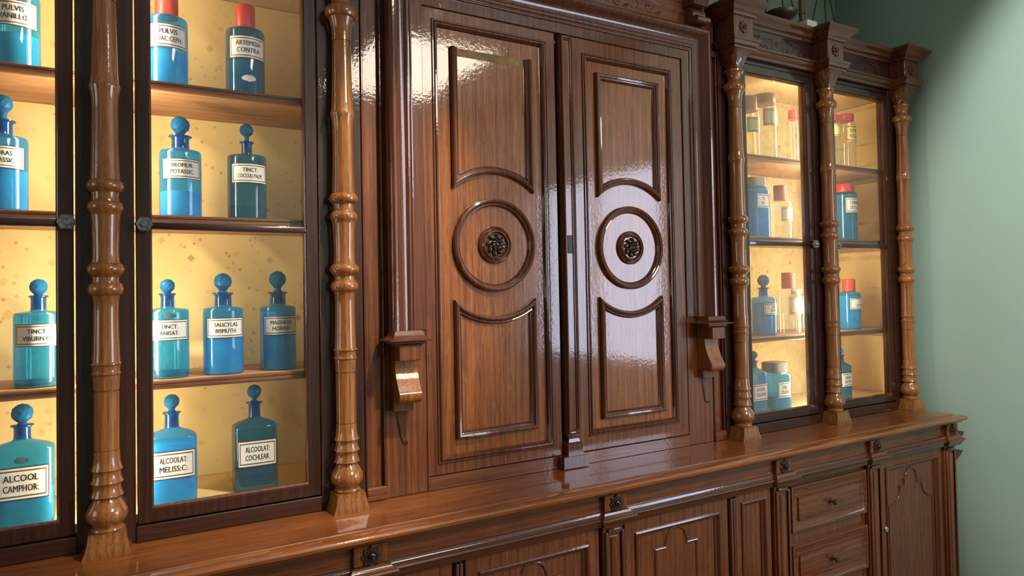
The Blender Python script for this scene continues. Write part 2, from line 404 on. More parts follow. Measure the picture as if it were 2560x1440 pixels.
# ------------------------------------------------------------------ base cabinets and worktop
PX = [-1.783, -1.263, -.742, -.025, .692, 1.213, 1.733]
MOULD = [(0, .824), (-.006, .824), (-.008, .831), (-.011, .831), (-.013, .837), (-.019, .842), (-.021, .847), (-.018, .8505), (-.0125, .8515), (-.012, .854), (-.0095, .856), (-.0075, .859), (-.006, .864), (-.004, .8655), (0, .866)]
def star(cx, cz, R, r, n=8):
    pts = []
    for k in range(n*4):
        a = 2*PI*k/(n*4); q = abs(((k/4.0) % 1)-.5)*2
        pts.append((cx+(r+(R-r)*q**1.6)*math.cos(a), cz+(r+(R-r)*q**1.6)*math.sin(a)))
    return pts
def rosette(cx, cy, cz, s=1.0):
    mb = MB(); mb.prism(star(cx, cz, .0265*s, .0185*s), XZ(cy), 0, .004*s, .001)
    mb.lathe([(.004*s, .0165*s), (.007*s, .0155*s), (.007*s, .0125*s), (.0045*s, .0115*s), (.0045*s, .010*s), (.011*s, .0085*s), (.0125*s, .006*s), (.011*s, .0045*s), (.0165*s, .0035*s), (.0175*s, 0.0)], cx, cy, cz, 20, 'Y')
    return mb
def pilaster(px, parent):
    p = part('pilaster', MB().box(px-.038, px+.034, -.186, -.17, .10, .8235, .002), M['base'], parent)
    mb = MB()
    for xx in (px-.034, px+.024): mb.box(xx, xx+.010, -.194, -.185, .14, .806, .003, 2)
    mb.box(px-.024, px+.024, -.194, -.185, .800, .814, .003, 2)
    part('moulding', mb, M['mould'], p)
    mb = MB()
    for k in (0,): mb.prism([(px-.014, -.186), (px-.010, -.191), (px+.010, -.191), (px+.014, -.186)], lambda a, b, h: (a, b, h), .14, .79)
    part('reed', mb, M['base'], p)
    part('plinth', MB().box(px-.044, px+.04, -.20, -.16, 0, .135, .003), M['base_h'], p)
def frieze_block(px, parent):
    b = part('frieze_block', MB().box(px-.040, px+.040, -.20, -.165, .866, .9115, .0012), M['frame'], parent)
    part('rosette', rosette(px, -.2, .8862, .96), M['carved'], b, 'dark turned rosette on an eight-pointed star')
def panel_frame(x0, x1, z0, z1, y, w, parent, name, mats, dep=.014, label=None, rail=None):
    """mitred flat frame with an ogee inner moulding and a recessed panel; returns the frame part"""
    path = [(x0, z0), (x1, z0), (x1, z1), (x0, z1)]
    fr = part(name, MB().sweep(path, [(0, -.02), (0, 0), (.0015, .0012), (w-.0015, .0012), (w, 0), (w, -.02)], XZ(y), True), mats[0], parent, label)
    part('panel_moulding', MB().sweep([(x0+w, z0+w), (x1-w, z0+w), (x1-w, z1-w), (x0+w, z1-w)],
         [(-.003, 0), (-.003, .005), (.001, .007), (.004, .006), (.006, .001), (.010, -.003), (.014, -.004), (.015, -.009), (.019, -dep), (-.003, -dep)], XZ(y), True), mats[1], fr)
    part('panel', MB().box(x0+w-.004, x1-w+.004, y+dep-.002, y+dep+.006, z0+w-.004, z1-w+.004), mats[2], fr)
    return fr
def arch_field(cx, zt, hw, zb, sh=.040):
    """outline of the raised field: round arch on square shoulders, mirrored below"""
    r = hw*.5; pts = [(cx-hw, zb), (cx-hw, zt-.055), (cx-r, zt-.055), (cx-r, zt-r)]
    for k in range(1, 12):
        a = PI-PI*k/12; pts.append((cx+r*math.cos(a), zt-r+r*math.sin(a)))
    pts += [(cx+r, zt-r), (cx+r, zt-.055), (cx+hw, zt-.055), (cx+hw, zb)]
    return pts
def ogee_field(cx, zt, hw, zb):
    pts = [(cx-hw, zb), (cx-hw, zt-.13)]
    for k in range(1, 9):
        a = PI*.5*k/8; pts.append((cx-hw+.075*math.sin(a), zt-.13+.06*(1-math.cos(a))))
    pts.append((cx-hw+.075, zt-.06)); pts.append((cx-.045, zt-.06)); pts.append((cx-.045, zt-.04))
    for k in range(0, 11):
        a = PI-PI*k/10; pts.append((cx+.040*math.cos(a), zt-.04+.04*math.sin(a)))
    left = pts[:-11]; arch = pts[-11:]
    return left+arch+[(2*cx-x, z) for x, z in reversed(left)]
def field(poly, d):
    mb = MB(); mb.prism(poly, XZ(-.1655), 0, .004)
    bmesh.ops.triangulate(mb.bm, faces=[f for f in mb.bm.faces if len(f.verts) > 4], ngon_method='EAR_CLIP')
    f = part('raised_field', mb, M['base'], d)
    part('bead', MB().sweep(poly, [(-.006, -.001), (-.006, .003), (-.003, .0075), (.001, .009), (.004, .0075), (.006, .003), (.006, -.001)], XZ(-.1655), True), M['mould'], f)
BASE_LABELS = ['leftmost oak base cabinet below the left glazed display bays', 'oak base cabinet with drawers below the second glazed bay from the left',
               'wide oak base cabinet with arched door carving left of the centre rosette', 'wide oak base cabinet with arched door carving right of the centre rosette',
               'narrow oak base cabinet with stacked knobbed drawers', 'rightmost oak base cabinet with a silver round lock beside the green wall']
def drawer(x0, x1, z0, z1, parent):
    y = -.176
    d = part('drawer', MB().box(x0, x1, y, y+.03, z0, z1, .0015), M['base_h'], parent)
    w = .034
    part('drawer_moulding', MB().sweep([(x0, z0), (x1, z0), (x1, z1), (x0, z1)], [(0, 0), (.001, .010), (.008, .011), (.014, .006), (.026, .003), (.030, 0)], XZ(y), True), M['base_h'], d)
    part('raised_field', MB().prism([(x0+.042, z0+.034), (x1-.036, z0+.034), (x1-.036, z1-.042), (x0+.042, z1-.042)], XZ(y), 0, .006, .002), M['base_h'], d)
    cx, cz = (x0+x1)/2, (z0+z1)/2-.002
    part('knob', MB().lathe([(0, .011), (.003, .010), (.004, .005), (.012, .0045), (.016, .009), (.021, .0105), (.026, .008), (.028, 0)], cx, y-.006, cz, 16, 'Y'), M['carved'], d, 'dark turned wooden knob')
def base_unit(k):
    xl, xr = PX[k], PX[k+1]; last = k == len(PX)-2
    t = thing('base_cabinet', ((xl+xr)/2, .05, 0), BASE_LABELS[k], 'cabinet')
    x1 = xr+(.032 if last else -.0405)
    part('carcass', MB().box(xl-.04, x1, -.17, .32, .06, .9115), M['base'], t)
    part('plinth_board', MB().box(xl-.04, x1, -.185, -.169, 0, .11, .003), M['base_h'], t)
    part('frieze', MB().box(xl+.0402, xr-.0405, -.186, -.169, .864, .9115), M['base_h'], t)
    frieze_block(xl, t); pilaster(xl, t)
    path = [(xl-.0402, -.169), (xl-.0402, -.2), (xl+.0402, -.2), (xl+.0402, -.186)]
    if last:
        frieze_block(xr, t); pilaster(xr, t)
        path += [(xr-.0402, -.186), (xr-.0402, -.2), (xr+.0402, -.2), (xr+.0402, .32)]
    else: path += [(xr-.0405, -.186)]
    part('frieze_moulding', MB().sweep(path, [(u, w) for u, w in MOULD], XYZ), M['mould_h'], t)
    mats = (M['base'], M['mould'], M['base'])
    a, b = xl+.046, xr-.048
    kind = ['door', 'drawers', 'left', 'right', 'drawers', 'door'][k]
    if kind in ('left', 'right'):
        if kind == 'right': d0, d1, s0, s1, q0, q1 = a, xl+.466, xl+.468, xl+.500, xl+.502, b
        else: q0, q1, s0, s1, d0, d1 = a, xr-.503, xr-.500, xr-.468, xr-.466, b
        d = panel_frame(d0, d1, .14, .819, -.178, .040, t, 'door', mats)
        cx = (d0+d1)/2-.004
        field(arch_field(cx, .766, .083, .22), d)
        mb = MB()
        for q in (s0+.004, s0+.015): mb.box(q, q+.009, -.188, -.168, .14, .815, .003, 2)
        part('reeded_strip', mb, M['mould'], t)
        panel_frame(q0, q1, .14, .819, -.178, .028, t, 'side_panel', mats)
    elif kind == 'drawers':
        z1 = .806
        for j in range(4):
            drawer(a+.004, b-.002, z1-.158, z1, t); z1 -= .200
    else:
        d = panel_frame(a, b, .14, .822, -.178, .034, t, 'door', mats)
        field(ogee_field((a+b)/2, .765, .150, .20), d)
        part('lock_knob', MB().lathe([(0, .010), (.010, .010), (.012, .0085), (.0125, 0)], a+.018, -.178, .565, 20, 'Y'), M['silver'], d, 'round silver lock knob')
for k in range(6): base_unit(k)
wt = thing('worktop', (0, -.0, .95), 'long polished oak worktop with a rounded moulded front edge', 'worktop')
WE = 1.742
part('slab', MB().box(-1.86, WE, -.1955, .33, .914, .95), M['top'], wt)
NOSE = [(0, .9485), (-.002, .9485), (-.004, .9465), (-.030, .9465), (-.037, .9435), (-.0405, .938), (-.0395, .931), (-.035, .927), (-.027, .9255), (-.026, .921), (-.019, .918), (-.010, .9145), (0, .9125)]
part('front_moulding', MB().sweep([(-1.86, -.196), (WE, -.196), (WE, .33)], NOSE, XYZ), M['top'], wt)

# ------------------------------------------------------------------ columns (mesh data shared)
COLP = [(.996, 0), (.996, .030), (1.000, .032), (1.004, .031), (1.006, .027), (1.009, .0275), (1.014, .033), (1.022, .0385), (1.031, .0402), (1.040, .0385), (1.050, .0335), (1.058, .0285), (1.064, .0262), (1.0685, .0275),
        (1.070, .0322), (1.0715, .0318), (1.078, .0285), (1.088, .0270), (1.096, .0272), (1.098, .0318), (1.0995, .0314), (1.106, .0282), (1.116, .0266), (1.123, .0268), (1.125, .0308), (1.1265, .0304), (1.133, .0276), (1.145, .0256), (1.1635, .0248),
        (1.164, .0228), (1.1665, .0228), (1.167, .0244), (1.230, .0245), (1.2895, .0246), (1.290, .0226), (1.2925, .0226), (1.293, .0250), (1.31, .0256), (1.324, .0264), (1.326, .0284), (1.329, .0284), (1.331, .0266), (1.338, .0262), (1.345, .0272), (1.347, .0295), (1.350, .0295), (1.352, .0272),
        (1.37, .0262), (1.42, .0247), (1.46, .0243), (1.482, .0248), (1.490, .0268), (1.493, .0275), (1.495, .0305), (1.500, .0335), (1.507, .0347), (1.514, .0335), (1.519, .0300), (1.521, .0268), (1.527, .0255), (1.533, .0262), (1.536, .0295), (1.539, .0312), (1.543, .0350), (1.550, .0366), (1.556, .0350), (1.561, .0310), (1.563, .0278),
        (1.575, .0258), (1.60, .0256), (1.64, .0268), (1.664, .0282), (1.670, .0292), (1.673, .0312), (1.677, .0335), (1.683, .0346), (1.689, .0335), (1.693, .0305), (1.695, .0272), (1.705, .0256), (1.714, .0272), (1.717, .0312), (1.722, .0350), (1.728, .0366), (1.734, .0350), (1.739, .0312), (1.741, .0285),
        (1.76, .0274), (1.82, .0259), (1.89, .0252), (1.92, .0262), (1.936, .0285), (1.941, .0304), (1.944, .0300), (1.950, .0280), (1.97, .0262), (2.04, .0243), (2.124, .0230), (2.1245, .0212), (2.1275, .0212), (2.128, .0232), (2.15, .0238), (2.168, .0256), (2.180, .0295), (2.186, .0318),
        (2.188, .0365), (2.193, .0392), (2.201, .0402), (2.209, .0388), (2.215, .0350), (2.218, .0290), (2.224, .0248), (2.234, .0240), (2.246, .0268), (2.254, .0310), (2.256, .0335), (2.262, .0335), (2.264, .0300), (2.264, 0)]
ped = MB()
rings = []
for z, h in ((.95, .0465), (.953, .0465), (.957, .0440), (.966, .0405), (.978, .0375), (.990, .0356), (.996, .0352)):
    rings.append([(sx*h, max(-h, -.042)*1.0 if sy < 0 else .028, z) for sx, sy in ((-1, -1), (1, -1), (1, 1), (-1, 1))])
ME_PED = ped.loft(rings).mesh('pedestal')
ME_SHAFT = MB().lathe(COLP, 0, 0, 0, 40).mesh('column')
cap = MB(); rings = []
for i in range(9):
    q = i/8; z = 2.264+q*.062; e = 2+6*q; rad = .030+.022*q**2.2
    ring = []
    for k in range(32):
        a = 2*PI*k/32; c, s_ = math.cos(a), math.sin(a)
        d = (abs(c)**e+abs(s_)**e)**(-1/e); lob = 1+.035*math.cos(12*a)*math.sin(PI*q)
        ring.append((rad*d*c*lob, min(rad*d*s_*lob, .028), z))
    rings.append(ring)
cap.loft(rings)
ME_CAP = cap.mesh('capital', 30)
aba = MB()
aba.sweep([(-.050, .03), (-.050, -.050), (.050, -.050), (.050, .03)], [(0, 2.326), (-.004, 2.327), (-.006, 2.333), (-.004, 2.336), (-.010, 2.339), (-.013, 2.347), (-.013, 2.351), (-.017, 2.354), (-.017, 2.364), (0, 2.366)], XYZ)
aba.box(-.0499, .0499, -.0499, .03, 2.327, 2.3655)
ME_ABA = aba.mesh('abacus')
def column(px, parent, y=-.03):
    off = Vector((px, y, 0))-org(parent)
    def put(n, me, mat, par, lab=None):
        o = bpy.data.objects.new(n, me); COL.objects.link(o); o.parent = par
        if not me.materials: me.materials.append(mat)
        return o
    c = put('column', ME_SHAFT, M['column'], parent); c.location = off
    put('pedestal', ME_PED, M['column'], c); put('capital', ME_CAP, M['mould'], c); put('abacus', ME_ABA, M['mould_h'], c)

# ------------------------------------------------------------------ glazed display wings
def spiral(cx, cz, y, r0, turns, sgn=1, a0=0.0, n=22):
    pts = []
    for k in range(n):
        q = k/(n-1); a = a0+sgn*q*turns*2*PI; r = r0*(1-q*.85); pts.append((cx+r*math.cos(a), y, cz+r*math.sin(a)))
    return pts
def carving(x0, x1, zc, y, h, n=3):
    mb = MB(); cx = (x0+x1)/2; L = (x1-x0)/2*.8
    mb.ball((cx, y, zc), h*.35, .002, h*.35, 10, 6)
    for s_ in (-1, 1):
        for j in range(n):
            y_ = y+.0014; px = cx+s_*L*(.84/n)*(1+j); sg = s_*(1 if j % 2 else -1)
            mb.tube(spiral(px, zc, y_, h*.62, 1.5, sg, PI/2 if j % 2 else -PI/2), .0024, 5)
            mb.ball((px+s_*L*.39/n, y, zc+h*.45*(1 if j % 2 else -1)), h*.38, .002, h*.16, 8, 5, Matrix.Rotation(sg*.6, 4, 'Y'))
            mb.tube([(px-s_*L*.45/n, y_, zc-h*.5*(1 if j % 2 else -1)), (px, y_, zc-h*.62*(1 if j % 2 else -1)), (px+s_*L*.6/n, y_, zc-h*.2*(1 if j % 2 else -1)), (px+s_*L*.84/n, y_, zc+h*.5)], .0022, 5)
    return mb
ARCH = [(0, 2.330), (-.010, 2.331), (-.013, 2.338), (-.011, 2.342), (-.017, 2.346), (-.022, 2.352), (-.022, 2.356), (-.027, 2.359), (-.027, 2.366), (0, 2.3685)]
CORN = [(0, 2.443), (-.007, 2.444), (-.010, 2.450), (-.009, 2.455), (-.016, 2.459), (-.018, 2.462), (-.026, 2.471), (-.036, 2.478), (-.040, 2.482), (-.040, 2.492), (0, 2.495)]
def door_glazed(x0, x1, hinge, parent, dirty, lab):
    y = -.004; z0, z1 = .988, 2.312; gx0, gx1, gz0, gz1 = x0+.031, x1-.031, 1.021, 2.276
    d = part('glazed_door', MB().sweep([(x0+.0015, z0+.001), (x1-.0015, z0+.001), (x1-.0015, z1-.001), (x0+.0015, z1-.001)],
             [(0, -.032), (0, 0), (.0015, .0015), (.028, .0015), (.030, -.001), (.030, -.032)], XZ(y), True), M['dark'], parent, lab)
    for zc in (1.649,):
        part('glazing_bar', MB().box(gx0-.001, gx1+.001, y-.001, y+.024, 1.6405, 1.6575, .004, 2), M['dark_h'], d)
    for a, b in ((gz0, 1.641), (1.657, gz1)):
        part('pane', MB().box(gx0-.002, gx1+.002, y+.016, y+.019, a-.001, b+.001), M['pane_dirty'] if dirty else M['pane'], d, 'smudged glass pane' if dirty else None)
    mb = MB()
    mb.sweep([(gx0-.001, gz0-.001), (gx1+.001, gz0-.001), (gx1+.001, gz1+.001), (gx0-.001, gz1+.001)], [(0, 0), (.004, -.004), (.004, -.012), (0, -.012)], XZ(y), True)
    part('glazing_bead', mb, M['mould'], d)
    kx = x1-.014 if hinge == 'l' else x0+.016
    part('knob', MB().lathe([(0, .006), (.008, .006), (.010, .0175), (.016, .0185), (.020, .0155), (.019, .0085), (.021, .0075), (.0225, .005), (.0225, 0)], kx, y, 1.650, 6, 'Y'), M['knob'], d, 'hexagonal glass knob', sharp=20)
def wing(xa, xb, xc, lab, name_dirty, end_right):
    """three column positions, left to right"""
    xs = (xa, xb, xc); o0, o1 = xa-.057, xc+.057
    t = thing('display_cabinet', ((xa+xc)/2, .15, .95), lab, 'cabinet')
    fr = MB()
    for px in xs: fr.box(px-.0555, px+.0555, -.006, .028, .95, 2.33, .0012)
    fr_o = part('post_frame', fr, M['dark'], t)
    for a, b in ((xa, xb), (xb, xc)):
        part('bottom_rail', MB().box(a+.0556, b-.0556, -.010, .030, .9505, .986, .002), M['dark_h'], t)
        part('top_rail', MB().box(a+.0556, b-.0556, -.003, .028, 2.314, 2.3345), M['dark_h'], t)
    part('side_board', MB().box(o0-.002, o0+.016, .0285, .325, .951, 2.49), M['dark'], t)
    part('side_board', MB().box(o1-.016, o1+.002, .0285, .325, .951, 2.49), M['dark'], t)
    part('bottom_board', MB().box(o0+.017, o1-.017, .031, .318, .975, 1.003), M['paper'], t, 'base board covered with yellow paper')
    part('top_board', MB().box(o0+.017, o1-.017, .0285, .318, 2.318, 2.335), M['paper'], t)
    # wrinkled paper lining: back and both sides
    def sheet(p0, p1, z0, z1, nrm, nu, nv, seed):
        mb = MB(); g = []
        for i in range(nu+1):
            row = []
            for j in range(nv+1):
                u, v = i/nu, j/nv; x = p0[0]+(p1[0]-p0[0])*u; yy = p0[1]+(p1[1]-p0[1])*u; z = z0+(z1-z0)*v
                L = u*abs(p1[0]-p0[0]+p1[1]-p0[1])
                w = .007*math.sin(23*L-9*z+seed)*max(0, math.sin(4.2*L+1.7*z+seed))**2+.006*abs(math.sin(17*L+21*z+seed*2))**6+.006*math.sin(31*L+seed)*max(0, math.sin(2.2*z+3*L+seed))**4
                w = max(0, w); w *= min(1, 12*u, 12*(1-u))*min(1, 10*v+.1, 10*(1-v)+.1)
                row.append((x+nrm[0]*w, yy+nrm[1]*w, z))
            g.append(row)
        mb._quads(g, False, False); return mb
    part('back_board', MB().box(o0, o1, .320, .333, .952, 2.49), M['dark'], t)
    part('back_lining', sheet((o0+.018, .313), (o1-.018, .313), 1.004, 2.316, (0, -1), 110, 120, 1.0 if end_right else 2.3), M['paper'], t, 'creased yellow paper lining with brown spots', sharp=0).data.shade_smooth()
    part('side_lining', sheet((o0+.0175, .031), (o0+.0175, .312), 1.004, 2.316, (1, 0), 30, 90, .6), M['paper'], t, sharp=0).data.shade_smooth()
    part('side_lining', sheet((o1-.0175, .031), (o1-.0175, .312), 1.004, 2.316, (-1, 0), 30, 90, 1.9), M['paper'], t, sharp=0).data.shade_smooth()
    for zt in (1.992, 1.679, 1.296):
        s_ = part('shelf', MB().box(o0+.020, o1-.020, .054, .311, zt-.020, zt, .001), M['shelf'], t)
        part('nosing', MB().sweep([(o1-.036, zt), (o0+.036, zt)], [(0, 0)] and [(0, 0), (.0, 0)], XYZ) if False else
             MB().prism([(.0545, zt-.0005), (.044, zt-.0005), (.041, zt-.003), (.041, zt-.007), (.044, zt-.0085), (.041, zt-.010), (.040, zt-.016), (.043, zt-.020), (.0545, zt-.020)], lambda a, b, h: (h, a, b), o0+.036, o1-.036), M['nose'], s_)
        for cx in (o0+.0192, o1-.0192-.012):
            part('cleat', MB().box(cx, cx+.012, .05, .300, zt-.040, zt-.0205, .002), M['shelf'], s_)
    for sgn in (-1, 1):
        x = xb+sgn*.044
        part('light_strip', MB().box(x-.004, x+.004, .0315, .046, 1.03, 2.28), M['led'], t, 'glowing warm LED strip')
    door_glazed(xa+.057, xb-.057, 'l', t, name_dirty, None)
    door_glazed(xb+.057, xc-.057, 'r', t, False, None)
    for px in xs: column(px, t)
    # entablature breaking forward over every column
    fy, by = -.012, -.080
    part('frieze', MB().box(o0, o1, fy, .0, 2.3345, 2.492), M['dark_h'], t)
    path = []
    for px in xs: path += [(px-.050, fy), (px-.050, by), (px+.050, by), (px+.050, fy)]
    path[0] = (path[0][0], .32); path[-1] = (path[-1][0], .32)
    path2 = [(o0+.002, .32), (o0+.002, fy)]
    part('cornice', MB().sweep(path, CORN, XYZ), M['mould_h'], t)
    part('cornice_top', MB().box(o0, o1, fy-.02, .32, 2.484, 2.4945), M['dark_h'], t)
    for a, b in ((xa+.05, xb-.05), (xb+.05, xc-.05)):
        part('architrave', MB().sweep([(a, fy), (b, fy)], ARCH, XYZ), M['mould_h'], t)
        part('carving', carving(a+.03, b-.03, 2.405, fy, .034), M['carve'], t)
    for px in xs:
        blk = part('frieze_block', MB().box(px-.0495, px+.0495, by+.0005, fy, 2.367, 2.4935, .001), M['mould'], t)
        part('rosette', rosette(px, by, 2.405, .9), M['mould'], blk)
    return t
wing(PX[0], PX[1], PX[2], 'left glazed display cabinet full of blue bottles, with turned columns', False, False)
wing(PX[4], PX[5], PX[6], 'right glazed display cabinet with red-capped jars, beside the green wall', True, True)

# ------------------------------------------------------------------ centre cupboard
cc = thing('cupboard', (-.025, .15, .95), 'tall central oak cupboard with two panelled doors and round medallions', 'cupboard')
ML = lambda x: -.05-x
part('carcass', MB().box(-.683, .633, .034, .325, .951, 2.80), M['dark'], cc)
def lr(f):
    for s_ in (0, 1): f((lambda x: x) if not s_ else ML)
def bx(mb, m, x0, x1, *a, **k):
    q = sorted((m(x0), m(x1))); return mb.box(q[0], q[1], *a, **k)
def side(m):
    # framed link panel next to the column, then the flat stile
    mb = bx(MB(), m, -.6835, -.6275, .008, .033, .951, 2.45, .001)
    part('link_panel', mb, M['frame'], cc)
    q = sorted((m(-.6837), m(-.6275)))
    part('link_frame', bx(bx(MB(), m, -.6837, -.6775, -.004, .0085, .985, 2.31, .002), m, -.634, -.6275, -.006, .0085, .985, 2.31, .002), M['mould'], cc)
    part('link_foot', bx(MB(), m, -.6837, -.6275, -.010, .0085, .9505, .985, .0025), M['frame_h'], cc)
    part('link_head', bx(MB(), m, -.6837, -.6275, -.006, .0085, 2.31, 2.33, .002), M['mould_h'], cc)
    part('stile', bx(MB(), m, -.6265, -.5105, -.002, .033, .951, 2.40, .0008), M['frame'], cc)
lr(side)
part('bottom_rail', MB().box(-.5098, .4598, -.004, .033, .9505, .9865, .001), M['frame_h'], cc)
part('top_rail', MB().box(-.5104, .4604, -.001, .033, 2.279, 2.4, .001), M['frame_h'], cc)
# bolection surround: left leg, head, right leg
SUR = [(0, 0), (0, .004), (.030, .004), (.032, .009), (.036, .0105), (.039, .008), (.041, .008), (.043, .013), (.048, .015), (.052, .012), (.056, .010), (.066, .012), (.076, .019), (.084, .030),
       (.088, .037), (.093, .042), (.099, .043), (.105, .040), (.110, .033), (.112, .024), (.112, 0)]
part('door_surround', MB().sweep([(-.5105, 1.389), (-.5105, 2.279), (.4605, 2.279), (.4605, 1.389)], SUR, XZ(-.002)), M['mould'], cc)
# frieze over the doors with carved scrolls, crown cornice above
part('frieze', MB().box(-.63, .58, -.003, .033, 2.4005, 2.72, .001), M['frame_h'], cc)
part('carving', carving(-.55, .50, 2.436, -.0032, .040, 5), M['carve'], cc)
part('crown_cornice', MB().sweep([(-.63, .32), (-.63, -.003), (.58, -.003), (.58, .32)], [(0, 2.70), (-.01, 2.70), (-.02, 2.72), (-.05, 2.75), (-.07, 2.76), (-.07, 2.79), (0, 2.80)], XYZ), M['mould_h'], cc)
def bracket(m):
    cx = m(-.585)
    b = part('bracket', MB().box(cx-.030, cx+.030, -.075, -.0025, 1.313, 1.352, .0015), M['frame'], cc, None)
    mb = MB()
    mb.sweep([(cx-.034, -.0025), (cx-.034, -.062), (cx+.034, -.062), (cx+.034, -.0025)], [(0, 1.348), (-.002, 1.348), (-.004, 1.354), (-.010, 1.357), (-.010, 1.360), (-.020, 1.363), (-.024, 1.364), (-.024, 1.3675), (-.016, 1.3705), (-.008, 1.377), (-.005, 1.386), (-.001, 1.390), (0, 1.390)], XYZ)
    mb.box(cx-.0338, cx+.0338, -.0618, -.0025, 1.349, 1.3898)
    part('bracket_cap', mb, M['mould_h'], b)
    pts = [(-.0025, 1.312), (-.036, 1.312)]
    for k in range(1, 13):
        q = k/12; pts.append((-.036-.030*q**1.7+.002*math.sin(PI*q), 1.312-.084*q))
    for k in range(0, 9):
        a = PI*.05-PI*.62*k/8; pts.append((-.050-.017*math.cos(a), 1.224+.019*math.sin(a)*1.0-.004))
    pts += [(-.040, 1.207), (-.0025, 1.207)]
    part('scroll', MB().prism(pts, lambda a, b_, h: (h, a, b_), cx-.028, cx+.034), M['panel'], b)
    part('drop_block', MB().box(cx-.030, cx+.026, -.028, -.0025, 1.178, 1.206, .001), M['frame'], b)
    w0 = cx-.008
    part('wire', MB().tube([(w0-.005, -.006, 1.178), (w0-.002, -.0045, 1.155), (w0+.004, -.0045, 1.130), (w0+.006, -.0045, 1.108), (w0+.009, -.0045, 1.103), (w0+.012, -.0045, 1.092), (w0+.017, -.006, 1.088), (w0+.023, -.006, 1.090)], .0013, 6).ball((w0+.024, -.004, 1.090), .0035, .003, .0035, 8, 6), M['wire'], b, 'thin black wire ending at a small nail')
lr(bracket)
def upper_bracket(m):
    cx = m(-.565)
    pts = [(-.002, 2.396), (-.052, 2.396)]
    for k in range(0, 9):
        a = -PI*.45+PI*.95*k/8; pts.append((-.052-.014*math.cos(a), 2.408+.012*math.sin(a)))
    for k in range(0, 7): pts.append((-.040+.014*k/6-.008*math.sin(PI*k/6), 2.422+.034*k/6))
    pts += [(-.002, 2.458)]
    b = part('upper_bracket', MB().prism(pts, lambda a, h_, h: (h, a, h_), cx-.030, cx+.030), M['mould'], cc)
    part('bracket_block', MB().box(cx-.036, cx+.036, -.055, -.0035, 2.4585, 2.699, .002), M['mould'], b)
lr(upper_bracket)

# doors
def arc_pts(cx, cz, r, a0, a1, n): return [(cx+r*math.cos(a0+(a1-a0)*k/n), cz+r*math.sin(a0+(a1-a0)*k/n)) for k in range(n+1)]
RAISE = [(0, 0), (0, .008), (.0025, .0135), (.007, .0155), (.0115, .0135), (.013, .009), (.016, .0075), (.019, .0085), (.021, .006), (.023, 0)]
def cup_door(x0, x1, mx0, mx1, rx0, rx1, missing, lab):
    z0, z1 = .9885, 2.277
    d = part('door', MB().sweep([(x0, z0), (x1, z0), (x1, z1), (x0, z1)], [(0, -.034), (0, 0), (.001, .001)] + [(min(mx0-x0, x1-mx1), .001), (min(mx0-x0, x1-mx1), -.034)], XZ(0), True), M['frame'], cc, lab)
    a = min(mx0-x0, x1-mx1)
    part('panel_moulding', MB().sweep([(x0+a, z0+a), (x1-a, z0+a), (x1-a, z1-a), (x0+a, z1-a)], [(0, -.01), (0, .003), (.002, .005), (.005, .005), (.007, .002), (.009, .006), (.013, .0065), (.016, .003), (.019, -.004), (.021, -.010)], XZ(0), True), M['mould'], d)
    part('panel', MB().box(x0+a-.002, x1-a+.002, .008, .018, z0+a-.002, z1-a+.002), M['panel'], d)
    yp = .008; cx = (rx0+rx1)/2; cz = 1.622; hw = (rx1-rx0)/2; R = .206
    q = math.acos(hw/R)
    up = [(rx0, 2.180), (rx0, cz+R*math.sin(q))]+arc_pts(cx, cz, R, PI-q, q, 18)[1:-1]+[(rx1, cz+R*math.sin(q)), (rx1, 2.180)]
    lo = [(rx1, 1.078), (rx1, cz-R*math.sin(q))]+arc_pts(cx, cz, R, -q, -(PI-q), 18)[1:-1]+[(rx0, cz-R*math.sin(q)), (rx0, 1.078)]
    part('raised_moulding', MB().sweep(up, RAISE, XZ(yp), not missing), M['mould'], d)
    part('raised_moulding', MB().sweep(lo, RAISE, XZ(yp), True), M['mould'], d)
    if missing:
        part('bare_strip', MB().prism([(rx0+.022, 2.180), (rx1, 2.180), (rx1-.022, 2.157), (rx0+.022, 2.157)], XZ(yp), 0, .0006), M['bare'], d, 'bare dusty strip where a moulding piece is missing')
    ring = arc_pts(cx, cz, .1355, 0, 2*PI, 64)[:-1]
    part('ring_moulding', MB().sweep(ring, RAISE, XZ(yp), True), M['mould'], d)
    part('boss', MB().lathe([(0, .0545), (.006, .054), (.009, .051), (.006, .0475), (.009, .044), (.014, .041), (.015, .038), (.010, .036), (.008, .0345), (.008, 0)], cx, yp, cz, 40, 'Y'), M['mould'], d)
    mb = MB()
    for k in range(8):
        for (rad, sz, tw, h) in ((.0225, 1.0, .5, .012), (.013, .72, .9, .017)):
            a = 2*PI*k/8+tw; rot = Matrix.Rotation(-(a+.75), 4, 'Y')
            mb.ball((cx+rad*math.cos(a), yp-h, cz+rad*math.sin(a)), .0125*sz, .0055, .0062*sz, 8, 6, rot)
            mb.ball((cx+(rad+.006*sz)*math.cos(a+.25), yp-h-.002, cz+(rad+.006*sz)*math.sin(a+.25)), .004*sz, .004, .004*sz, 6, 5)
    mb.ball((cx, yp-.016, cz), .0075, .006, .0075, 10, 6)
    part('rosette', mb, M['carved'], d, 'dark carved leaf rosette')
    return d
cup_door(-.5085, -.0665, -.474, -.096, -.4195, -.1505, True, None)
rd = cup_door(-.0080, .4585, .0355, .415, .0915, .3545, False, None)
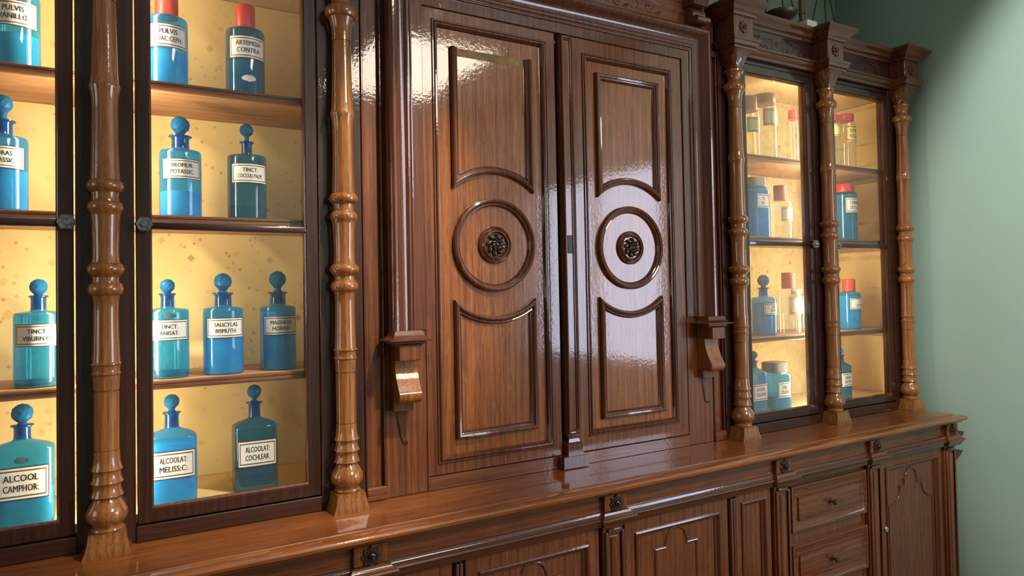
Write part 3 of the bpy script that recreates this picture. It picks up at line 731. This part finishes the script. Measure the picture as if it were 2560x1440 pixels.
# meeting stile fixed to the right-hand door
mb = MB(); ax0, ax1 = -.0545, -.0085
mb.box(ax0, ax1, -.012, .012, 1.045, 2.270, .0015)
as_ = part('meeting_stile', mb, M['frame'], rd)
mb = MB()
mb.sweep([(ax0+.001, 1.052), (ax1-.001, 1.052), (ax1-.001, 2.269), (ax0+.001, 2.269)], [(0, 0), (0, .007), (.003, .009), (.006, .008), (.008, .004), (.010, .004), (.012, 0)], XZ(-.012), True)
mb.sweep([(ax0-.004, .012), (ax0-.004, -.022), (ax1+.004, -.022), (ax1+.004, .0)], [(0, .9885), (0, 1.022), (.006, 1.026), (.009, 1.036), (.006, 1.039), (.005, 1.045), (.012, 1.047), (.02, 1.047), (.02, .9885)], XYZ)
mb.box(ax0-.030, ax1+.018, -.034, -.006, .9515, .9885, .0012)
part('stile_moulding', mb, M['mould'], rd)
mb = MB().box(ax0+.014, ax1-.014, -.0145, -.011, 1.60, 1.655, .001)
part('keyhole_plate', mb, M['iron'], rd, 'small dark metal keyhole plate')

# ------------------------------------------------------------------ bottles
def text_mesh(lines, maxw, hgt, gap):
    bm = bmesh.new(); n = len(lines)
    for i, s_ in enumerate(lines):
        cu = bpy.data.curves.new('lettering', 'FONT'); cu.body = s_; cu.size = 1.0; cu.align_x = 'CENTER'; cu.align_y = 'CENTER'; cu.resolution_u = 2; cu.offset = 0.0
        ob = bpy.data.objects.new('lettering_source', cu); COL.objects.link(ob)
        me = bpy.data.meshes.new_from_object(ob.evaluated_get(bpy.context.evaluated_depsgraph_get()))
        xs = [v.co.x for v in me.vertices]; w = max(xs)-min(xs); h = .70
        sy = hgt/h; sx = min(sy*.80, maxw/w); mid = (max(xs)+min(xs))/2
        me.transform(Matrix.Translation((-mid, 0, 0))); me.transform(Matrix.Diagonal((sx, sy, 1, 1))); me.transform(Matrix.Translation((0, gap*((n-1)/2-i), 0)))
        for dx in (-.022, .022):
            me.transform(Matrix.Translation((dx*sx, 0, 0))); bm.from_mesh(me); me.transform(Matrix.Translation((-dx*sx, 0, 0)))
        bpy.data.objects.remove(ob); bpy.data.meshes.remove(me); bpy.data.curves.remove(cu)
    return bm
def sup(hx, hy, e, z, seg=40):
    out = []
    for k in range(seg):
        a = 2*PI*k/seg+PI/seg; c, s_ = math.cos(a), math.sin(a); d = (abs(c)**e+abs(s_)**e)**(-1/e) if e != 2 else 1
        out.append((hx*d*c, hy*d*s_, z))
    return out
SH = {'1': 1.992, '2': 1.679, '3': 1.296, '4': 1.003}
def bottle(name, label, row, x, y, kind, hx, shoulder, neckr, lipr, lipz, top, lab, lines, mats, fill, fmat, capm=None, hy=None, ball=0.0, lmat='lab', chips=None, rot=0.0, stub=None):
    z0 = SH[row]
    t = thing(name, (x, y, z0), label, 'jar' if ' jar' in label else 'bottle')
    t.rotation_euler = (0, 0, rot)
    hy = hy or hx; flat = kind == 'flat'; e = 5 if flat else (7 if kind == 'square' else 2)
    nb = shoulder+(.016 if flat else .007)
    if kind in ('square',): nb = shoulder+.006
    R = [sup(hx*.90, hy*.90, e, .0008), sup(hx*.985, hy*.985, e, .003), sup(hx, hy, e, .008), sup(hx, hy, e, shoulder-.006), sup(hx*.985, hy*.985, e, shoulder-.001)]
    if flat: R += [sup(hx*.93, hy*.9, 4, shoulder+.003), sup(hx*.72, hy*.74, 3.0, shoulder+.009), sup(neckr*1.25, neckr*1.25, 2, nb)]
    else: R += [sup(hx*.94, hy*.94, e, shoulder+.0025), sup((hx+neckr)/2, (hy+min(neckr, hy))/2, max(2, e*.6), nb-.002), sup(neckr*1.08, min(neckr*1.08, hy*.9), 2 if e == 2 else 4, nb)]
    if ball:
        R += [sup(neckr, neckr, 2, nb+.004)]
    else: R += [sup(neckr*.92, min(neckr*.92, hy*.86), 2 if e == 2 else 4, nb+.006)]
    b = add('body', MB().loft(R).mesh('body', 40), mats[0], t)
    if ball:
        nk = MB().lathe([(nb+.002, neckr*1.02), (nb+.006, neckr), (lipz-.008, neckr*.97), (lipz-.003, neckr*1.06), (lipz-.001, lipr), (lipz+.001, lipr), (lipz+.0022, lipr*.9), (lipz+.0022, neckr*.55), (nb+.004, neckr*.55)], seg=28)
        add('neck', nk.mesh('neck', 40), M['g_neck'], t)
        st = MB().lathe([(lipz-.02, neckr*.5), (lipz+.003, neckr*.62), (lipz+.006, neckr*.42), (top-2*ball-.001, neckr*.42), (top-2*ball+.003, neckr*.6), (top-2*ball+.006, neckr*.55)], seg=18)
        add('stopper_stem', st.mesh('stopper_stem', 40), M['g_stop'], t)
        add('stopper', MB().ico((0, 0, top-ball), ball, 2).mesh('stopper', 0), mats[1], t, 'faceted ball stopper')
    elif capm:
        cr = lipr
        if kind == 'square':
            cp = MB().loft([sup(cr, hy*.8, 6, nb+.002), sup(cr, hy*.8, 6, top-.002), sup(cr*.96, hy*.76, 6, top)])
        else:
            cp = MB().lathe([(nb+.001, 0), (nb+.001, cr*.97), (nb+.004, cr), (top-.003, cr), (top-.0008, cr*.96), (top, cr*.9), (top, 0)], seg=36)
        add('cap', cp.mesh('cap', 40), M[capm], t, None)
    if fill and fmat:
        s_ = .955
        add('contents', MB().loft([sup(hx*s_*.93, hy*s_*.93, e, .004), sup(hx*s_, hy*s_, e, .010), sup(hx*s_, hy*s_, e, fill-.001), sup(hx*s_*.97, hy*s_*.97, e, fill)]).mesh('contents', 40), M[fmat], t)
    if chips:
        zz, w, h, cm = chips; me = MB(); g = []
        for i in range(9):
            a = -PI/2+(i/8-.5)*w/hx; g.append([((hx+.0004)*math.cos(a), (hy+.0004)*math.sin(a), zz+h*.5+(q/3-.5)*h*(1-abs(i/4-1)**2.5*.75)*(1+.12*math.sin(i*1.9+q))) for q in range(4)])
        me._quads(g, False, False)
        add('residue', me.mesh('residue', 40), M[cm], t, 'whitish residue patch on the glass' if cm == 'white' else 'dark torn scrap on the glass')
    if lab:
        l0, l1, half = lab
        def onto(u, v, off):
            if flat or kind == 'square':
                xx = u; yy = -(hy*(1-abs(min(.999, abs(xx)/hx))**e)**(1/e))-off
                return (xx, yy, v)
            a = -PI/2+u/hx; return ((hx+off)*math.cos(a), (hy+off)*math.sin(a), v)
        nu = 20; g = [[onto((i/nu-.5)*2*half, l0+(l1-l0)*j/4, .0010) for j in range(5)] for i in range(nu+1)]
        me = bpy.data.meshes.new('label'); vs = [p for r_ in g for p in r_]; fs = [(i*5+j, (i+1)*5+j, (i+1)*5+j+1, i*5+j+1) for i in range(nu) for j in range(4)]
        me.from_pydata(vs, [], fs); uvl = me.uv_layers.new(name='UVMap')
        for lp in me.loops:
            vi = lp.vertex_index; uvl.data[lp.index].uv = ((vi//5)/nu, (vi % 5)/4)
        me.shade_smooth()
        lo = add('label', me, M[lmat], t)
        if lines:
            bm = text_mesh(lines, half*1.25, (l1-l0)*.205, (l1-l0)*.31)
            zc = (l0+l1)/2
            for v in bm.verts: v.co = Vector(onto(v.co.x, zc+v.co.y, .0015))
            tm = bpy.data.meshes.new('lettering'); bm.to_mesh(tm); bm.free()
            add('lettering', tm, M['ink'], lo)
    return t
RS = dict(kind='round', hx=.047, shoulder=.160, lipr=.025, lipz=.199, lab=(.090, .139, .048))
def rs(label, row, x, y, lines, mats, fill, fmat, **kw):
    k = dict(RS); k.update(neckr=.019, top=.250, ball=.0215); k.update(kw)
    return bottle('stoppered_bottle', label, row, x, y, k.pop('kind'), k.pop('hx'), k.pop('shoulder'), k.pop('neckr'), k.pop('lipr'), k.pop('lipz'), k.pop('top'), k.pop('lab'), lines, (M[mats[0]], M[mats[1]]), fill, fmat, **k)
def jar(label, row, x, y, lines, mat, fill, fmat, capm, hx=.047, shoulder=.166, capr=.026, top=.235, lab=(.088, .145, .049), kind='round', name='capped_jar', **kw):
    if ' bottle' in label: name = 'capped_bottle'
    return bottle(name, label, row, x, y, kind, hx, shoulder, capr*.98, capr, 0, top, lab, lines, (M[mat], None), fill, fmat, capm=capm, **kw)
# left cabinet, first bay (cut by the left edge of the photo)
jar('teal jar lettered PULVIS VANILLOE on the top shelf at the far left', '1', -1.432, .115, ('PULVIS', 'VANILLŒ'), 'g_teal', .075, 'c_teal', 'red')
rs('blue stoppered bottle lettered HYDRAS POTASSIC at the far left', '2', -1.455, .11, ('HYDRAS', 'POTASSIC'), ('g_blue', 'g_stop'), .090, 'c_blue', top=.258, ball=.020)
rs('teal stoppered bottle lettered TINCT VIBURN beside the dark post', '3', -1.391, .115, ('TINCT:', 'VIBURN:O:'), ('g_teal', 'g_stop'), .012, 'c_dark', neckr=.015, lipr=.019, top=.238, ball=.018)
rs('large flat teal bottle lettered ALCOOL CAMPHOR at the lower left', '4', -1.420, .095, ('ALCOOL', 'CAMPHOR:'), ('g_teal', 'g_stop'), .075, 'c_teal', kind='flat', hx=.059, hy=.034, neckr=.016, lipr=.022, lipz=.213, top=.260, ball=.021, lab=(.060, .130, .050), shoulder=.165, chips=(.136, .026, .014, 'c_dark'))
# left cabinet, second bay
jar('red-capped blue jar lettered PULVIS CEPH on the top shelf', '1', -1.130, .11, ('PULVIS', 'LOAC:CEPH:'), 'g_blue', .085, 'c_blue', 'red', top=.236)
jar('red-capped blue jar lettered ARTEMISIA CONTRA on the top shelf', '1', -.950, .105, ('ARTEMISIA', 'CONTRA'), 'g_deep', .085, 'c_teal', 'red', capr=.0245, chips=(.030, .034, .016, 'white'))
rs('pale blue stoppered bottle lettered BROMUR POTASSIC', '2', -1.102, .11, ('BROMUR:', 'POTASSIC.'), ('g_blue', 'g_stop'), .062, 'c_light', neckr=.020, lipr=.026, ball=.022)
rs('dark blue stoppered bottle lettered TINCT COCCULI PALM', '2', -.948, .11, ('TINCT:', 'COCCULI PALM.'), ('g_deep', 'g_stop'), .034, 'c_dark', neckr=.013, lipr=.0175, top=.248, ball=.017)
rs('teal stoppered bottle lettered TINCT ANISAT, leftmost of three', '3', -1.133, .11, ('TINCT:', 'ANISAT:'), ('g_teal', 'g_stop'), .014, 'c_dark', neckr=.015, lipr=.019, top=.236, ball=.017, chips=(.142, .030, .012, 'c_dark'))
rs('blue stoppered bottle lettered SALICYLAS BISMUTH, middle of three', '3', -1.008, .11, ('SALICYLAS', 'BISMUTH:'), ('g_blue', 'g_stop'), .088, 'c_blue', neckr=.020)
rs('bright blue stoppered bottle lettered MAGNESIA HORRID, rightmost of three', '3', -.872, .125, ('MAGNESIA', 'HORRID:'), ('g_blue', 'g_stop'), .150, 'c_blue', hx=.045, neckr=.020, top=.256, ball=.022)
rs('flat bright blue bottle lettered ALCOOLAT MELISS C on the bottom board', '4', -1.127, .095, ('ALCOOLAT:', 'MELISS:C:'), ('g_blue', 'g_stop'), .140, 'c_blue', kind='flat', hx=.053, hy=.036, neckr=.0155, lipr=.020, lipz=.210, top=.254, ball=.0175, lab=(.061, .126, .047), shoulder=.157)
rs('flat dark blue bottle lettered ALCOOLAT COCHLEAR on the bottom board', '4', -.937, .105, ('ALCOOLAT:', 'COCHLEAR.'), ('g_deep', 'g_stop'), .052, 'c_grey', kind='flat', hx=.052, hy=.036, neckr=.0145, lipr=.020, lipz=.215, top=.260, ball=.0175, lab=(.061, .126, .046), shoulder=.160)
# right cabinet, first bay
jar('clear jar with maroon lid on the top shelf, nearest the front column', '1', .930, .112, None, 'g_clear', 0, None, 'maroon', hx=.042, shoulder=.176, capr=.034, top=.242, lab=(.094, .154, .042), lmat='labg')
jar('tall clear jar with maroon lid and aged label on the top shelf', '1', 1.045, .13, None, 'g_clear', 0, None, 'maroon', hx=.049, shoulder=.222, capr=.046, top=.268, lab=(.134, .204, .048), lmat='labg')
jar('clear jar with faint red lid behind the glare on the top shelf', '1', 1.225, .12, None, 'g_clear', 0, None, 'redlid', hx=.036, shoulder=.180, capr=.028, top=.226, lab=None)
jar('square blue jar with grey lid on the middle shelf', '2', .955, .115, ('TA', 'IO'), 'g_blue', .185, 'c_blue', 'greylid', kind='square', hx=.048, hy=.042, shoulder=.191, capr=.040, top=.237, lab=(.114, .172, .034), name='square_jar')
jar('clear bottle with red cap on the middle shelf in front of the glare', '2', 1.110, .115, None, 'g_clear', 0, None, 'red', hx=.043, shoulder=.148, capr=.026, top=.217, lab=(.068, .126, .036), lmat='labo')
rs('blue stoppered bottle in the right cabinet, on the third shelf', '3', .995, .115, ('RO:', 'ROM:'), ('g_blue', 'g_stop'), .130, 'c_blue', shoulder=.146, lipz=.186, top=.239, ball=.0235, neckr=.019, lab=(.080, .128, .042))
jar('clear bottle with red cap on the third shelf, right of the blue one', '3', 1.140, .110, None, 'g_clear', 0, None, 'red', hx=.046, shoulder=.174, capr=.0275, top=.247, lab=(.078, .149, .040), lmat='labo')
jar('clear jar behind the lit post on the third shelf', '3', 1.245, .150, None, 'g_clear', 0, None, 'greylid', hx=.038, shoulder=.150, capr=.024, top=.182, lab=(.076, .134, .036), lmat='labg')
rs('flat teal bottle lettered ELIXIR DENTIFR at the right column foot', '4', .925, .115, ('ELIXIR', 'DENTIFR:'), ('g_blue', 'g_stop'), .060, 'c_teal', kind='flat', hx=.046, hy=.034, neckr=.0145, lipr=.019, lipz=.195, top=.235, ball=.0165, lab=(.044, .111, .042), shoulder=.152)
jar('square teal jar with grey lid lettered TABL COLOR', '4', 1.047, .115, ('TABL:', 'COLOR:'), 'g_teal', .055, 'c_teal', 'greylid', kind='square', hx=.052, hy=.046, shoulder=.135, capr=.042, top=.184, lab=(.046, .110, .036), name='square_jar')
# right cabinet, second bay
jar('clear jar with red lid half hidden behind the column on the top shelf', '1', 1.440, .105, None, 'g_clear', 0, None, 'redlid', hx=.036, shoulder=.190, capr=.028, top=.226, lab=(.128, .180, .034), lmat='laby')
jar('clear jar with red lid and yellow label lettered THYMUS VULGARIS', '1', 1.545, .107, ('THYMUS', 'VULGAR:'), 'g_clear', 0, None, 'redlid', hx=.040, shoulder=.202, capr=.034, top=.240, lab=(.112, .188, .041), lmat='laby')
jar('blue jar with red lid lettered CINNAMOM ZEYLAN', '2', 1.530, .112, ('CINNAM:', 'ZEYLAN:'), 'g_deep', .200, 'c_blue', 'redlid', hx=.049, shoulder=.202, capr=.040, top=.247, lab=(.118, .185, .046))
jar('bright blue bottle with red cap on the third shelf beside the right column', '3', 1.540, .112, ('P:', 'STOM:'), 'g_blue', .145, 'c_blue', 'red', hx=.047, shoulder=.156, capr=.027, top=.218, lab=(.086, .136, .044))
rs('dark blue bottle with rounded shoulder lettered AQUA LACTIF on the bottom board', '4', 1.465, .112, ('AQUA', 'LACTIF:'), ('g_deep', 'g_stop'), .100, 'c_blue', kind='flat', hx=.040, hy=.034, neckr=.015, lipr=.019, lipz=.185, top=.218, ball=.015, lab=(.054, .113, .036), shoulder=.140)

# ------------------------------------------------------------------ balance scale on the right cabinet
sx, sy, sz = 1.262, .105, 2.4955
sc = thing('balance_scale', (sx, sy, sz), 'antique balance scale with brass pans and marble base on the right cabinet', 'scale')
part('base', MB().box(sx-.075, sx+.045, sy-.045, sy+.055, sz, sz+.040, .002).box(sx-.020, sx+.045, sy-.042, sy+.045, sz+.0405, sz+.090, .002), M['marble'], sc, 'white marble base block')
part('pillar', MB().lathe([(.0905, 0), (.0905, .016), (.097, .016), (.101, .011), (.125, .0105), (.128, .014), (.133, .014), (.136, .0115), (.28, .0095), (.285, .014), (.295, .014), (.30, .008), (.40, .007), (.41, 0)], sx+.004, sy, sz, 20), M['brassdark'], sc)
part('beam', MB().tube([(sx-.145, sy, sz+.385), (sx-.07, sy, sz+.375), (sx+.004, sy, sz+.37), (sx+.078, sy, sz+.360), (sx+.153, sy, sz+.350)], [.004, .007, .009, .007, .004], 10), M['brassdark'], sc)
def chain(a, b, n):
    mb = MB(); A, B = Vector(a), Vector(b); d = (B-A).normalized()
    for k in range(n):
        p0 = A+(B-A)*(k/n); p1 = A+(B-A)*((k+.72)/n)
        mb.tube([p0, p0.lerp(p1, .5), p1], [.0016, .0026, .0016], 6); mb.torus(A+(B-A)*((k+.86)/n), .0042, .0014, 'Y' if k % 2 else 'X', 10, 5)
    return mb
for (px, ptop, pz, lab) in ((sx-.130, (sx-.145, sy, sz+.38), sz+.106, 'left brass pan'), (sx+.150, (sx+.153, sy, sz+.345), sz+.060, 'right brass pan')):
    pn = part('pan', MB().lathe([(0, .066), (.001, .0665), (.002, .066), (-.006, .064), (-.018, .054), (-.027, .036), (-.030, .012), (-.030, 0)], px, sy, pz, 36), M['brassdark'], sc, lab)
    for k in range(3):
        a = 2*PI*k/3+.45
        part('chain', chain((px+.063*math.cos(a), sy+.063*math.sin(a), pz+.002), ptop, 14), M['iron'], pn)
